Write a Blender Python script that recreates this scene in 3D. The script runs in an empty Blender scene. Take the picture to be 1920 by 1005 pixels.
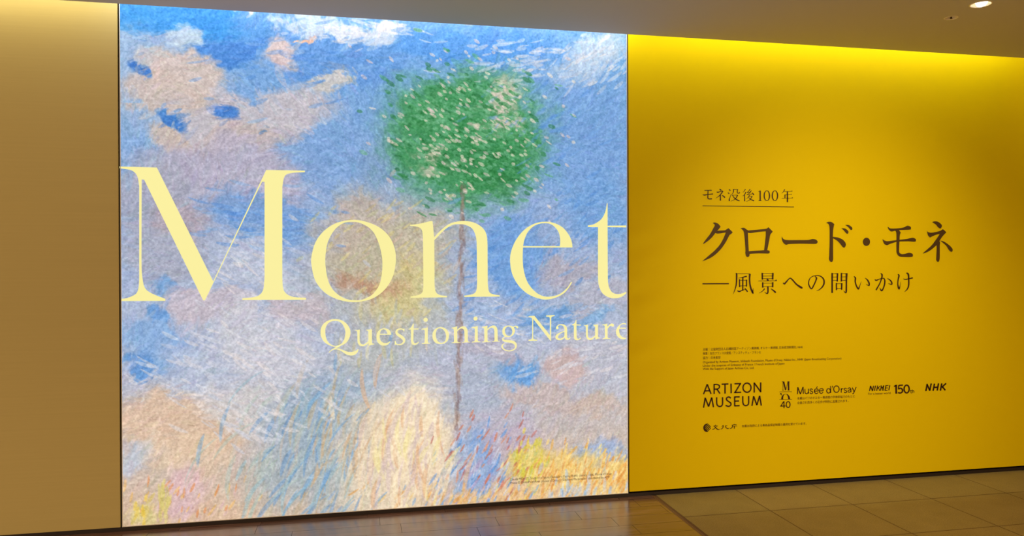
import bpy, bmesh, math, random
import numpy as np
from mathutils import Vector, Matrix
from mathutils.geometry import tessellate_polygon

random.seed(7)
RNG = np.random.default_rng(11)
sc = bpy.context.scene
COL = sc.collection

# ------------------------------------------------------------------ camera
CAM = np.array([1.8656, -4.8832, 1.5966])
YAW, PITCH, ROLL = -.1986, -.0049, -.0035
FPX = 1409.89
fwd = np.array([-math.sin(YAW) * math.cos(PITCH), math.cos(YAW) * math.cos(PITCH), math.sin(PITCH)])
r0 = np.array([math.cos(YAW), math.sin(YAW), 0.])
u0 = np.cross(r0, fwd)
RIGHT = r0 * math.cos(ROLL) + u0 * math.sin(ROLL)
UP = -r0 * math.sin(ROLL) + u0 * math.cos(ROLL)
cd = bpy.data.cameras.new('camera')
cam = bpy.data.objects.new('camera', cd)
COL.objects.link(cam)
cd.sensor_width = 36
cd.sensor_fit = 'HORIZONTAL'
cd.lens = FPX / 1920 * 36
cd.clip_end = 100
m = Matrix(((RIGHT[0], UP[0], -fwd[0], CAM[0]), (RIGHT[1], UP[1], -fwd[1], CAM[1]), (RIGHT[2], UP[2], -fwd[2], CAM[2]), (0, 0, 0, 1)))
cam.matrix_world = m
sc.camera = cam

# ------------------------------------------------------------------ look, world and the room's lights
sc.view_settings.view_transform = 'Standard'
sc.view_settings.look = 'None'
sc.view_settings.gamma = 1
sc.view_settings.use_curve_mapping = False
sc.view_settings.exposure = 0
w = bpy.data.worlds.new('world')
sc.world = w
w.use_nodes = True
w.node_tree.nodes['Background'].inputs[0].default_value = (1, .66, .33, 1)
w.node_tree.nodes['Background'].inputs[1].default_value = 1.1

H = 3.111          # underside of the ceiling
X1, X2 = .455, 3.6545   # sides of the light box
XL, XR = -3.5, 10.0
GAP = .167         # slot between ceiling board and wall


def lamp(name, kind, loc, target, energy, color, **kw):
    l = bpy.data.lights.new(name, kind)
    l.energy = energy
    l.color = color
    for k, v in kw.items():
        setattr(l, k, v)
    o = bpy.data.objects.new(name, l)
    COL.objects.link(o)
    o.location = loc
    o.rotation_euler = (Vector(target) - Vector(loc)).to_track_quat('-Z', 'Y').to_euler()
    return o


def cove(x0, x1, energy, color, z=3.30):
    lamp('cove_lamp', 'AREA', ((x0 + x1) / 2, -.125, z), ((x0 + x1) / 2, -.045, z - .3), energy * (x1 - x0), color,
         shape='RECTANGLE', size=x1 - x0, size_y=.03)


cove(XL, X1, 2.7, (1, .88, .55))
cove(X1, X2, 3.2, (1, .97, .92))
cove(X2, 6.75, 9.0, (.93, 1, .55), 3.55)
# downlights of the corridor, warm
for i in range(-5, 4):
    for yy, e in ((-3.2, 100), (-6.2, 60)):
        lamp('corridor_lamp', 'SPOT', (4.5 + 1.84 * i, yy, H - .03), (4.5 + 1.84 * i, yy, 0), e, (1, .66, .36),
             spot_size=math.radians(130), spot_blend=1, shadow_soft_size=.05)
# the two tilted spots aimed at the lettering on the yellow wall
lamp('spot_lamp', 'SPOT', (5.43, -1.12, H - .02), (5.25, 0, 1.2), 1.5, (1, .72, .42), spot_size=math.radians(100), spot_blend=1, shadow_soft_size=.04)
lamp('spot_lamp', 'SPOT', (4.52, -1.03, H - .02), (4.75, 0, 1.2), 1.5, (1, .72, .42), spot_size=math.radians(100), spot_blend=1, shadow_soft_size=.04)
# a spot further down the corridor that picks out the lettering
lamp('spot_lamp', 'SPOT', (5.0, -3.0, H - .03), (5.25, 0, .95), 285, (1, .82, .45), spot_size=math.radians(66), spot_blend=1, shadow_soft_size=.06)


# ------------------------------------------------------------------ helpers
def ray(x, y):
    return fwd + (x - 960) / FPX * RIGHT - (y - 502.5) / FPX * UP


def wall_pt(x, y, Y=0.):
    d = ray(x, y)
    return CAM + (Y - CAM[1]) / d[1] * d


def srgb(c):
    out = []
    for v in c:
        v = v / 255
        out.append(v / 12.92 if v <= .04045 else ((v + .055) / 1.055) ** 2.4)
    return tuple(out)


def rgba(c):
    return (*srgb(c), 1)


def mat(name, base, rough=.6, metal=0, emit=None, estr=0, spec=.5):
    mt = bpy.data.materials.new(name)
    mt.use_nodes = True
    b = mt.node_tree.nodes['Principled BSDF']
    b.inputs['Base Color'].default_value = (*base, 1)
    b.inputs['Roughness'].default_value = rough
    b.inputs['Metallic'].default_value = metal
    b.inputs['Specular IOR Level'].default_value = spec
    if emit:
        b.inputs['Emission Color'].default_value = (*emit, 1)
        b.inputs['Emission Strength'].default_value = estr
    return mt


def noise_bump(mt, scale, strength, dist=.002, vec_scale=(1, 1, 1), colvar=0.0):
    nt = mt.node_tree
    b = nt.nodes['Principled BSDF']
    tc = nt.nodes.new('ShaderNodeTexCoord')
    mp = nt.nodes.new('ShaderNodeMapping')
    mp.inputs['Scale'].default_value = vec_scale
    n = nt.nodes.new('ShaderNodeTexNoise')
    n.inputs['Scale'].default_value = scale
    n.inputs['Detail'].default_value = 5
    bp = nt.nodes.new('ShaderNodeBump')
    bp.inputs['Strength'].default_value = strength
    bp.inputs['Distance'].default_value = dist
    L = nt.links.new
    L(tc.outputs['Object'], mp.inputs[0]); L(mp.outputs[0], n.inputs['Vector'])
    L(n.outputs[0], bp.inputs['Height']); L(bp.outputs[0], b.inputs['Normal'])
    if colvar:
        base = tuple(b.inputs['Base Color'].default_value)
        rp = nt.nodes.new('ShaderNodeValToRGB')
        rp.color_ramp.elements[0].position = .3
        rp.color_ramp.elements[1].position = .7
        rp.color_ramp.elements[0].color = tuple(v * (1 - colvar) for v in base[:3]) + (1,)
        rp.color_ramp.elements[1].color = tuple(min(1, v * (1 + colvar)) for v in base[:3]) + (1,)
        L(n.outputs[0], rp.inputs[0]); L(rp.outputs[0], b.inputs['Base Color'])
    return mt


def link(name, me, mt, parent=None, loc=None):
    o = bpy.data.objects.new(name, me)
    COL.objects.link(o)
    if mt is not None and len(me.materials) == 0:
        me.materials.append(mt)
    if parent is not None:
        o.parent = parent
    if loc is not None:
        o.location = loc
    return o


def mesh(name, verts, faces):
    me = bpy.data.meshes.new(name)
    me.from_pydata([tuple(map(float, v)) for v in verts], [], [tuple(f) for f in faces])
    me.update()
    return me


def box(bm, a, b):
    vs = [bm.verts.new((x, y, z)) for x in (a[0], b[0]) for y in (a[1], b[1]) for z in (a[2], b[2])]
    for f in ((0, 1, 3, 2), (4, 6, 7, 5), (0, 4, 5, 1), (2, 3, 7, 6), (0, 2, 6, 4), (1, 5, 7, 3)):
        bm.faces.new([vs[i] for i in f])


def boxes(name, lst, mt, parent=None, loc=(0, 0, 0)):
    bm = bmesh.new()
    for a, b in lst:
        box(bm, np.array(a) - np.array(loc), np.array(b) - np.array(loc))
    bmesh.ops.recalc_face_normals(bm, faces=bm.faces)
    me = bpy.data.meshes.new(name)
    bm.to_mesh(me); bm.free()
    return link(name, me, mt, parent, loc if parent is None else None)


def lathe(name, prof, mt, parent, loc=(0, 0, 0), seg=40, rot=None, smooth=True):
    vs, fs = [], []
    for i in range(seg):
        a = 2 * math.pi * i / seg
        for r, z in prof:
            vs.append((r * math.cos(a), r * math.sin(a), z))
    n = len(prof)
    for i in range(seg):
        for j in range(n - 1):
            p, q = i * n + j, ((i + 1) % seg) * n + j
            fs.append((p, q, q + 1, p + 1))
    me = mesh(name, vs, fs)
    if smooth:
        me.polygons.foreach_set('use_smooth', [True] * len(fs))
    o = link(name, me, mt, parent, loc)
    if rot:
        o.rotation_euler = rot
    return o


def struct(o):
    o['kind'] = 'structure'
    return o


def thing(name, loc, label, cat, group=None):
    o = bpy.data.objects.new(name, None)
    COL.objects.link(o)
    o.location = loc
    o['label'] = label
    o['category'] = cat
    if group:
        o['group'] = group
    return o


# ------------------------------------------------------------------ the setting
M_black = mat('dark_recess', (.012, .008, .008), .5)
M_base = mat('dark_baseboard', (.020, .013, .016), .45)
M_left = noise_bump(mat('brushed_beige_panel', (.61, .52, .23), .55, 0, spec=.2), 9, .05, .002, (.12, 1, 9), .02)
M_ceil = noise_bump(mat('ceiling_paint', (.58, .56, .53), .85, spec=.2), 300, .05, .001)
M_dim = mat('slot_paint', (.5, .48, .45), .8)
M_frame = mat('silver_frame', (.8, .8, .82), .4, .1)

struct(boxes('wall_back', [((XL, .075, 0), (XR, .2, 3.68))], M_black))
struct(boxes('wall_left', [((XL, 0, .026), (.444, .07, 3.6))], M_left))
struct(boxes('baseboard_back', [((XL, .004, 0), (XR, .07, .0235))], M_base))
struct(boxes('trim_1', [((.4445, .012, .024), (.4545, .07, 3.6))], M_black))
struct(boxes('trim_2', [((3.655, .012, .024), (3.664, .07, 3.6))], M_black))
struct(boxes('wall_right', [((6.866, -3.0, 0), (7.0, 0, 3.6))], mat('side_wall_paint', (.40, .30, .16), .7)))

# ceiling board with round cut-outs for the fittings, open slot along the wall
DL = [(5.436, -1.098, .054), (4.52, -1.075, .054)]
SP = (5.454, -.852, .036)
# (board drawn as a filled outline with holes, then given thickness)
def ring_pts(cx, cy, r, n=40):
    return [(cx + r * math.cos(2 * math.pi * i / n), cy + r * math.sin(2 * math.pi * i / n)) for i in range(n)]


def board_with_holes(name, rect, holes, z0, z1, mt):
    x0, y0, x1, y1 = rect
    loops = [[(x0, y0), (x1, y0), (x1, y1), (x0, y1)]] + holes
    flat = [p for l in loops for p in l]
    tris = tessellate_polygon([[Vector((x, y, 0)) for x, y in l] for l in loops])
    n = len(flat)
    vs = [(x, y, z0) for x, y in flat] + [(x, y, z1) for x, y in flat]
    fs = []
    for t in tris:
        fs.append(t); fs.append(tuple(i + n for i in t))
    k = 0
    for l in loops:
        for i in range(len(l)):
            a, b = k + i, k + (i + 1) % len(l)
            fs.append((a, b, b + n, a + n))
        k += len(l)
    me = mesh(name, vs, fs)
    bm = bmesh.new(); bm.from_mesh(me)
    bmesh.ops.recalc_face_normals(bm, faces=bm.faces)
    bm.to_mesh(me); bm.free()
    return link(name, me, mt)


struct(board_with_holes('ceiling', (XL, -8.5, XR, -GAP), [ring_pts(x, y, r) for x, y, r in DL] + [ring_pts(*SP)], H, H + .05, M_ceil))
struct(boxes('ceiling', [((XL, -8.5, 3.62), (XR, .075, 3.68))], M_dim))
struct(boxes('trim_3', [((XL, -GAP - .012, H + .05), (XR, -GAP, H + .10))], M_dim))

# floor: boards in front of the light box, square stone tiles to the right
XB = 3.822


def plank_mat():
    mt = bpy.data.materials.new('polished_floor_boards')
    mt.use_nodes = True
    nt = mt.node_tree
    b = nt.nodes['Principled BSDF']
    L = nt.links.new
    at = nt.nodes.new('ShaderNodeAttribute'); at.attribute_name = 'board'
    tc = nt.nodes.new('ShaderNodeTexCoord')
    mp = nt.nodes.new('ShaderNodeMapping'); mp.inputs['Scale'].default_value = (1.6, 22, 1)
    ad = nt.nodes.new('ShaderNodeVectorMath'); ad.operation = 'ADD'
    sx = nt.nodes.new('ShaderNodeVectorMath'); sx.operation = 'SCALE'; sx.inputs[3].default_value = 37.0
    n = nt.nodes.new('ShaderNodeTexNoise'); n.inputs['Scale'].default_value = 2.2; n.inputs['Detail'].default_value = 7
    n.inputs['Distortion'].default_value = .6
    rp = nt.nodes.new('ShaderNodeValToRGB')
    e = rp.color_ramp.elements
    e[0].position, e[0].color = .28, (0.070, 0.031, 0.022, 1)
    e[1].position, e[1].color = .72, (0.216, 0.108, 0.080, 1)
    x = e.new(.5); x.color = (0.142, 0.067, 0.047, 1)
    mx = nt.nodes.new('ShaderNodeMix'); mx.data_type = 'RGBA'; mx.blend_type = 'MULTIPLY'; mx.inputs[0].default_value = .55
    L(at.outputs['Color'], sx.inputs[0])
    L(tc.outputs['Object'], ad.inputs[0]); L(sx.outputs[0], ad.inputs[1]); L(ad.outputs[0], mp.inputs[0])
    L(mp.outputs[0], n.inputs['Vector']); L(n.outputs[0], rp.inputs[0])
    L(rp.outputs[0], mx.inputs[6]); L(at.outputs['Color'], mx.inputs[7]); L(mx.outputs[2], b.inputs['Base Color'])
    rr = nt.nodes.new('ShaderNodeMapRange')
    rr.inputs[3].default_value = .16; rr.inputs[4].default_value = .30
    L(n.outputs[0], rr.inputs[0]); L(rr.outputs[0], b.inputs['Roughness'])
    bp = nt.nodes.new('ShaderNodeBump'); bp.inputs['Strength'].default_value = .12; bp.inputs['Distance'].default_value = .002
    L(n.outputs[0], bp.inputs['Height']); L(bp.outputs[0], b.inputs['Normal'])
    b.inputs['Specular IOR Level'].default_value = 1.0
    b.inputs['IOR'].default_value = 1.85
    return mt


def stone_mat():
    mt = mat('honed_stone_tile', (.3, .23, .12), .55, spec=.4)
    nt = mt.node_tree
    b = nt.nodes['Principled BSDF']
    L = nt.links.new
    at = nt.nodes.new('ShaderNodeAttribute'); at.attribute_name = 'board'
    tc = nt.nodes.new('ShaderNodeTexCoord')
    n = nt.nodes.new('ShaderNodeTexNoise'); n.inputs['Scale'].default_value = 140; n.inputs['Detail'].default_value = 4
    n2 = nt.nodes.new('ShaderNodeTexNoise'); n2.inputs['Scale'].default_value = 7; n2.inputs['Detail'].default_value = 4
    rp = nt.nodes.new('ShaderNodeValToRGB')
    rp.color_ramp.elements[0].position, rp.color_ramp.elements[0].color = .35, (.17, .118, .042, 1)
    rp.color_ramp.elements[1].position, rp.color_ramp.elements[1].color = .68, (.27, .195, .075, 1)
    md = nt.nodes.new('ShaderNodeMath'); md.operation = 'MULTIPLY_ADD'; md.inputs[1].default_value = .75
    L(tc.outputs['Object'], n.inputs['Vector']); L(tc.outputs['Object'], n2.inputs['Vector'])
    ma = nt.nodes.new('ShaderNodeMath'); ma.operation = 'MULTIPLY'; ma.inputs[1].default_value = .25
    L(n2.outputs[0], ma.inputs[0]); L(n.outputs[0], md.inputs[0]); L(ma.outputs[0], md.inputs[2])
    L(md.outputs[0], rp.inputs[0])
    mx = nt.nodes.new('ShaderNodeMix'); mx.data_type = 'RGBA'; mx.blend_type = 'MULTIPLY'; mx.inputs[0].default_value = .5
    L(rp.outputs[0], mx.inputs[6]); L(at.outputs['Color'], mx.inputs[7]); L(mx.outputs[2], b.inputs['Base Color'])
    bp = nt.nodes.new('ShaderNodeBump'); bp.inputs['Strength'].default_value = .25; bp.inputs['Distance'].default_value = .001
    L(n.outputs[0], bp.inputs['Height']); L(bp.outputs[0], b.inputs['Normal'])
    return mt


def paving(name, rects, mt, bed_rect, bed_mat, lo=.6):
    """top faces of all the boards or tiles over a dark bed, one mesh"""
    vs, fs, cols, mi = [], [], [], []

    def add(x0, y0, x1, y1, z, c, k):
        i = len(vs)
        vs.extend([(x0, y0, z), (x1, y0, z), (x1, y1, z), (x0, y1, z)])
        fs.append((i, i + 1, i + 2, i + 3)); cols.append(c); mi.append(k)
    for r in rects:
        g = random.uniform(lo, 1)
        add(*r, 0, (g * random.uniform(.95, 1), g * random.uniform(.95, 1), g, 1), 0)
    add(*bed_rect, -.0015, (1, 1, 1, 1), 1)
    me = mesh(name, vs, fs)
    a = me.attributes.new('board', 'FLOAT_COLOR', 'FACE')
    a.data.foreach_set('color', np.array(cols, dtype=np.float32).ravel())
    me.materials.append(mt); me.materials.append(bed_mat)
    me.polygons.foreach_set('material_index', mi)
    return struct(link(name, me, None))


known = {0: [1.975, 2.97], 1: [2.10, 2.69, 3.214], 2: [2.55, 3.403], 3: [2.2, 2.9]}
rects = []
ROW = .1575
yt = -.054 + ROW
for r in range(-1, 42):
    y1 = -.054 - r * ROW
    y0 = y1 - ROW
    k = known.get(r, [2.5 + random.uniform(-.3, .3)])
    js = list(k)
    while js[0] > XL: js.insert(0, js[0] - random.uniform(.45, .75))
    while js[-1] < XB: js.append(js[-1] + random.uniform(.45, .75))
    for a, b in zip(js[:-1], js[1:]):
        a, b = max(a, XL), min(b, XB)
        if b - a > .004:
            rects.append((a + .001, y0 + .001, b - .001, min(y1 - .001, .05)))
paving('floor', rects, plank_mat(), (XL, -6.9, XB, .05), mat('board_seam', (.012, .006, .004), .6), .72)
rects = []
TX, TY = .597, .546
for i in range(-1, 11):
    for j in range(0, 15):
        x0, x1 = 4.452 + (i - 0) * TX, 4.452 + (i + 1) * TX
        x0 = max(x0, XB + .018)
        y1 = -.458 + TY - j * TY
        y0 = y1 - TY
        rects.append((x0 + .003, y0 + .003, x1 - .003, min(y1 - .003, .05)))
paving('floor_tiles', rects, stone_mat(), (XB + .014, -7.6, XR, .05), mat('tile_grout', (.10, .045, .018), .8), .85)
struct(boxes('floor_trim', [((XB, -6.9, -.01), (XB + .005, .05, .0008)), ((XB + .005, -6.9, -.01), (XB + .010, .05, -.0012)), ((XB + .010, -6.9, -.01), (XB + .014, .05, .0008))],
             mat('floor_divider', (.16, .085, .045), .4)))

# ------------------------------------------------------------------ lettering tools
CROPS = {'A': (220, 290, 1232 / 380), 'B': (570, 380, 1910 / 380), 'C': (930, 370, 1244 / 260), 'D': (590, 580, 9.57), 'E': (780, 580, 9.57),
         'F': (980, 570, 1919 / 210), 'G': (1300, 340, 9.57), 'H': (1300, 400, 1920 / 260), 'I': (1540, 400, 1920 / 260),
         'J': (1310, 500, 1919 / 210), 'K': (1510, 490, 1919 / 210), 'L': (1310, 705, 1910 / 190), 'Q': (1450, 705, 1910 / 190),
         'N': (1610, 700, 1910 / 190), 'O': (1310, 780, 1906 / 110), 'P': (0, 0, 1)}


def parse(s):
    pts, cor = [], []
    for t in s.split():
        c = t.endswith('!')
        pts.append(tuple(float(v) for v in t.rstrip('!').split(',')))
        cor.append(c)
    return np.array(pts), cor


def cr(P0, P1, P2, P3, t):
    return .5 * ((2 * P1) + (-P0 + P2) * t + (2 * P0 - 5 * P1 + 4 * P2 - P3) * t * t + (-P0 + 3 * P1 - 3 * P2 + P3) * t ** 3)


def closed(s, n=7):
    P, cor = parse(s)
    N = len(P)
    out = []
    for i in range(N):
        j = (i + 1) % N
        if cor[i] and cor[j]:
            out.append(P[i]); continue
        a = P[i] if cor[i] else P[i - 1]
        b = P[j] if cor[j] else P[(j + 1) % N]
        for k in range(n):
            out.append(cr(a, P[i], P[j], b, k / n))
    return out


def open_line(s, n=7):
    P, cor = parse(s)
    N = len(P)
    out = []
    for i in range(N - 1):
        a = P[i - 1] if i and not cor[i] else P[i]
        b = P[i + 2] if i + 2 < N and not cor[i + 1] else P[i + 1]
        for k in range(n):
            out.append(cr(a, P[i], P[i + 1], b, k / n))
    out.append(P[-1])
    return np.array(out)


class Glyph:
    """collects flat shapes in crop coordinates and lays them on the wall plane"""
    def __init__(self, crop):
        self.c = CROPS[crop]
        self.v, self.f = [], []

    def poly(self, *contours):
        loops = [closed(c) if isinstance(c, str) else c for c in contours]
        k = len(self.v)
        for l in loops: self.v.extend([tuple(p[:2]) for p in l])
        for t in tessellate_polygon([[Vector((p[0], -p[1], 0)) for p in l] for l in loops]):
            self.f.append(tuple(i + k for i in t))
        return self

    def rib(self, *strokes):
        for s in strokes:
            P = open_line(s)
            d = np.gradient(P[:, :2], axis=0)
            nrm = np.stack([-d[:, 1], d[:, 0]], 1)
            nrm /= np.maximum(np.linalg.norm(nrm, axis=1, keepdims=True), 1e-6)
            wd = np.maximum(P[:, 2:3], 1) / 2
            k = len(self.v)
            for a, b in zip(P[:, :2] + nrm * wd, P[:, :2] - nrm * wd): self.v.extend([tuple(a), tuple(b)])
            for i in range(len(P) - 1): self.f.append((k + 2 * i, k + 2 * i + 1, k + 2 * i + 3, k + 2 * i + 2))
        return self

    def line(self, w, *segs):
        for s in segs:
            x0, y0, x1, y1 = s
            self.rib('%f,%f,%f! %f,%f,%f!' % (x0, y0, w, x1, y1, w))
        return self

    def uroko(self, *tris):        # the small triangle that ends a brushed horizontal
        for x, y, s in tris:
            self.poly([(x - s * 1.5, y), (x - s * .45, y - s), (x, y)])
        return self

    def oval(self, cx, cy, rx, ry, ix=0, iy=0, n=40):
        def o(a, b): return [(cx + a * math.cos(2 * math.pi * i / n), cy + b * math.sin(2 * math.pi * i / n)) for i in range(n)]
        return self.poly(o(rx, ry), o(ix, iy)) if ix else self.poly(o(rx, ry))

    def build(self, name, mt, parent, off=.0015):
        x0, y0, s = self.c
        O = np.array(parent.location)
        vs = [wall_pt(x0 + x / s, y0 + y / s, -off) - O for x, y in self.v]
        me = mesh(name, vs, self.f)
        return link(name, me, mt, parent)


def text_line(name, body, p0, p1, hpx, mt, parent, shear=0, bold=0, off=.0015):
    """one printed line: p0 -> p1 is the baseline in the photograph, hpx the letter height"""
    cu = bpy.data.curves.new('text', 'FONT')
    cu.body = body
    cu.size = 1
    cu.offset = bold
    cu.resolution_u = 3
    cu.shear = shear
    ob = bpy.data.objects.new('text', cu)
    COL.objects.link(ob)
    dg = bpy.context.evaluated_depsgraph_get()
    dg.update()
    me = bpy.data.meshes.new_from_object(ob.evaluated_get(dg))
    bpy.data.objects.remove(ob)
    bpy.data.curves.remove(cu)
    n = len(me.vertices)
    co = np.empty(n * 3); me.vertices.foreach_get('co', co); co = co.reshape(-1, 3)
    x0, x1 = co[:, 0].min(), co[:, 0].max()
    A, B = wall_pt(*p0, -off), wall_pt(*p1, -off)
    hz = np.linalg.norm(wall_pt(p0[0], p0[1] - hpx, -off) - A)
    top = .73 if max(ord(c) for c in body) < 0x3000 else .85
    out = A[None] + (co[:, 0:1] - x0) / (x1 - x0) * (B - A)[None] + co[:, 1:2] / top * hz * np.array([[0, 0, 1]])
    me.vertices.foreach_set('co', (out - np.array(parent.location)).ravel())
    me.update()
    me.name = name
    me.materials.clear()
    return link(name, me, mt, parent)


# ------------------------------------------------------------------ the light box and its painted face
LB = thing('light_box', ((X1 + X2) / 2, 0, .0265), 'tall square glowing light box with a painted cloudy sky and large pale yellow lettering', 'light box')
LBO = np.array(LB.location)
FW = .004
Z0, Z1 = .0265, 3.6


def off(a):
    return tuple(np.array(a) - LBO)


boxes('frame', [(off((X1, -.002, Z0)), off((X1 + FW, .07, Z1))), (off((X2 - FW, -.002, Z0)), off((X2, .07, Z1))),
                (off((X1 + FW, -.002, Z0)), off((X2 - FW, .07, Z0 + FW))), (off((X1 + FW, -.002, Z1 - FW)), off((X2 - FW, .07, Z1)))], M_frame, LB)['label'] = 'thin silver frame'

NX, NY = 860, 900


def paint():
    """a plain impressionist sky over a meadow: broad washes, then thousands of dabs; returns linear colours on the grid"""
    # picture plane in the photograph's pixel frame: x 227..1176, y 10..985 (left edge heights)
    W, Hh = 950., 980.
    gx, gy = np.meshgrid(np.linspace(0, W, NX), np.linspace(0, Hh, NY))

    def U(px, py):
        x = (px - 226)
        f = x / 950.
        top = 6 + 60 * f
        bot = 990 - 68 * f
        return x, (py - top) / (bot - top) * Hh

    def smooth_noise(cell):
        n0 = RNG.random((int(Hh / cell) + 3, int(W / cell) + 3))
        fx, fy = gx / cell, gy / cell
        ix, iy = fx.astype(int), fy.astype(int)
        tx, ty = fx - ix, fy - iy
        tx, ty = tx * tx * (3 - 2 * tx), ty * ty * (3 - 2 * ty)
        return (n0[iy, ix] * (1 - tx) * (1 - ty) + n0[iy, ix + 1] * tx * (1 - ty) + n0[iy + 1, ix] * (1 - tx) * ty + n0[iy + 1, ix + 1] * tx * ty)
    nz = [smooth_noise(c) for c in (120, 60, 30, 15, 8)]
    warp = sum(n * a for n, a in zip(nz, (.3, .3, .25, .15, .1))) - .55
    warp2 = np.roll(np.roll(warp, 170, 0), 210, 1)
    img = np.zeros((NY, NX, 3))
    # vertical wash of the sky
    ks = [0, 200, 420, 600, 760, 880, 980]
    cs = np.array([(112, 166, 226), (124, 168, 222), (150, 176, 218), (172, 188, 218), (186, 190, 206), (204, 190, 180), (216, 190, 165)], float)
    for c in range(3): img[..., c] = np.interp(gy, ks, cs[:, c])

    def blob(px, py, rx, ry, col, a=.9, rot=0, rough=1.0, soft=.26):
        cx, cy = U(px, py)
        x = gx - cx + warp * 90 * rough
        y = gy - cy + warp2 * 90 * rough
        t = math.radians(rot)
        xr, yr = (x * math.cos(t) + y * math.sin(t)) / rx, (-x * math.sin(t) + y * math.cos(t)) / ry
        d = np.sqrt(xr * xr + yr * yr)
        k = np.clip((1 + soft - d) / (2 * soft), 0, 1)
        k = k * k * (3 - 2 * k) * a
        img[:] = img * (1 - k[..., None]) + np.array(col, float) * k[..., None]

    # sky, from the upper left to the lower right
    blob(250, 120, 60, 110, (165, 190, 222), .7)
    blob(330, 30, 150, 35, (58, 146, 226), .95, 8)
    blob(600, 110, 120, 70, (98, 152, 222), .8)
    blob(470, 70, 90, 40, (100, 158, 226), .8, -20)
    blob(415, 90, 70, 26, (74, 136, 218), .9, -12)
    blob(335, 70, 36, 22, (190, 208, 228), .9)
    blob(850, 75, 170, 35, (86, 152, 228), .9, 3)
    blob(640, 45, 60, 14, (216, 222, 232), .8, 3)
    blob(440, 20, 28, 10, (246, 232, 220), 1)
    blob(695, 44, 28, 11, (248, 236, 226), 1, 0, .4)
    blob(560, 42, 70, 14, (214, 224, 236), .8, -10)
    blob(1100, 105, 90, 46, (196, 210, 228), .75, -35)
    blob(1080, 260, 120, 130, (118, 164, 224), .8)
    blob(1120, 400, 80, 70, (112, 164, 224), .75)
    blob(330, 140, 80, 44, (206, 192, 188), .95, 15)
    blob(300, 172, 70, 28, (202, 188, 184), .9)
    blob(500, 100, 36, 34, (214, 196, 196), .95, 40)
    blob(545, 65, 22, 6, (240, 190, 160), .9, -22)
    blob(440, 215, 150, 46, (198, 192, 200), .9, -6)
    blob(580, 158, 40, 22, (206, 202, 198), .9, -20)
    blob(300, 250, 40, 34, (206, 190, 180), .85, 50)
    blob(420, 260, 120, 26, (194, 182, 184), .85, -8)
    blob(405, 210, 24, 16, (72, 130, 212), 1, 25, .5)
    blob(312, 222, 26, 9, (70, 130, 208), 1, 25, .5)
    blob(292, 203, 10, 8, (82, 140, 214), 1, 25, .5)
    blob(258, 137, 20, 9, (66, 124, 206), 1, 30, .5)
    blob(470, 240, 9, 5, (90, 146, 212), 1)
    blob(400, 330, 160, 70, (182, 178, 200), .9)
    blob(290, 420, 80, 120, (168, 174, 196), .85)
    blob(310, 405, 50, 40, (176, 164, 178), .7)
    blob(590, 300, 60, 50, (126, 168, 224), .7)
    blob(460, 410, 100, 45, (112, 158, 218), .75, 10)
    blob(450, 500, 90, 50, (186, 196, 218), .8, 25)
    blob(300, 545, 36, 22, (112, 162, 220), .9, 20)
    blob(290, 590, 34, 16, (104, 158, 222), .9, 30)
    blob(370, 570, 90, 32, (196, 188, 202), .85, 15)
    blob(520, 570, 60, 26, (196, 186, 196), .8, 25)
    blob(290, 650, 60, 44, (128, 172, 226), .85, 30)
    blob(360, 690, 80, 36, (178, 192, 220), .8, 30)
    blob(470, 640, 90, 56, (202, 206, 220), .85, 35)
    blob(250, 690, 22, 22, (96, 152, 220), .9)
    blob(320, 790, 110, 56, (218, 192, 168), .9, 20)
    blob(430, 760, 70, 60, (208, 206, 208), .8, 30)
    blob(260, 840, 30, 40, (186, 200, 220), .8)
    blob(330, 850, 70, 40, (222, 200, 176), .8, 30)
    blob(330, 925, 34, 50, (216, 188, 194), .85, 0, .6)
    blob(940, 480, 70, 90, (106, 160, 226), .8)
    blob(1050, 500, 70, 26, (176, 174, 190), .85, -10)
    blob(1110, 555, 60, 40, (178, 182, 202), .85)
    blob(1000, 590, 60, 30, (110, 164, 222), .85, -20)
    blob(1090, 600, 50, 18, (124, 172, 222), .8, -20)
    blob(900, 610, 60, 30, (156, 182, 222), .8, 20)
    blob(880, 660, 60, 26, (180, 178, 198), .8, 25)
    blob(1100, 660, 80, 46, (186, 190, 208), .85)
    blob(940, 705, 42, 24, (104, 162, 226), .95, 10)
    blob(1040, 695, 46, 34, (206, 184, 184), .85, 10)
    blob(860, 740, 60, 50, (170, 184, 208), .8)
    blob(1010, 750, 110, 20, (196, 182, 182), .85, 6)
    blob(1110, 760, 66, 20, (200, 184, 176), .9, -4)
    blob(1120, 845, 60, 40, (152, 178, 222), .85, -20)
    blob(900, 800, 80, 34, (186, 186, 208), .75)
    blob(860, 860, 60, 60, (140, 172, 224), .85, -20)
    blob(940, 830, 50, 40, (190, 178, 196), .7, -20)
    # meadow along the foot
    blob(980, 870, 36, 40, (222, 206, 110), .85, -12)
    blob(1050, 880, 70, 40, (238, 208, 130), .85, -10)
    blob(1160, 890, 40, 50, (240, 204, 120), .9, -12)
    blob(1040, 925, 150, 26, (232, 202, 150), .8, -4)
    blob(880, 935, 90, 22, (226, 192, 150), .8, -4)
    blob(265, 960, 30, 26, (214, 206, 140), .7)
    # plain patches of colour filling the middle: soft grey green slope, straw field, leafy mass with pale blossom
    blob(600, 840, 150, 130, (160, 182, 198), .85, -28, 1.2, .5)
    blob(560, 760, 120, 70, (154, 178, 204), .7, -30, 1.2, .5)
    blob(700, 860, 120, 120, (232, 216, 190), .9, 0, 1.3, .5)
    blob(750, 800, 60, 90, (244, 230, 200), .9, 0, 1.2, .5)
    blob(690, 480, 130, 110, (196, 184, 150), .8, -15, 1.4, .55)
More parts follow.
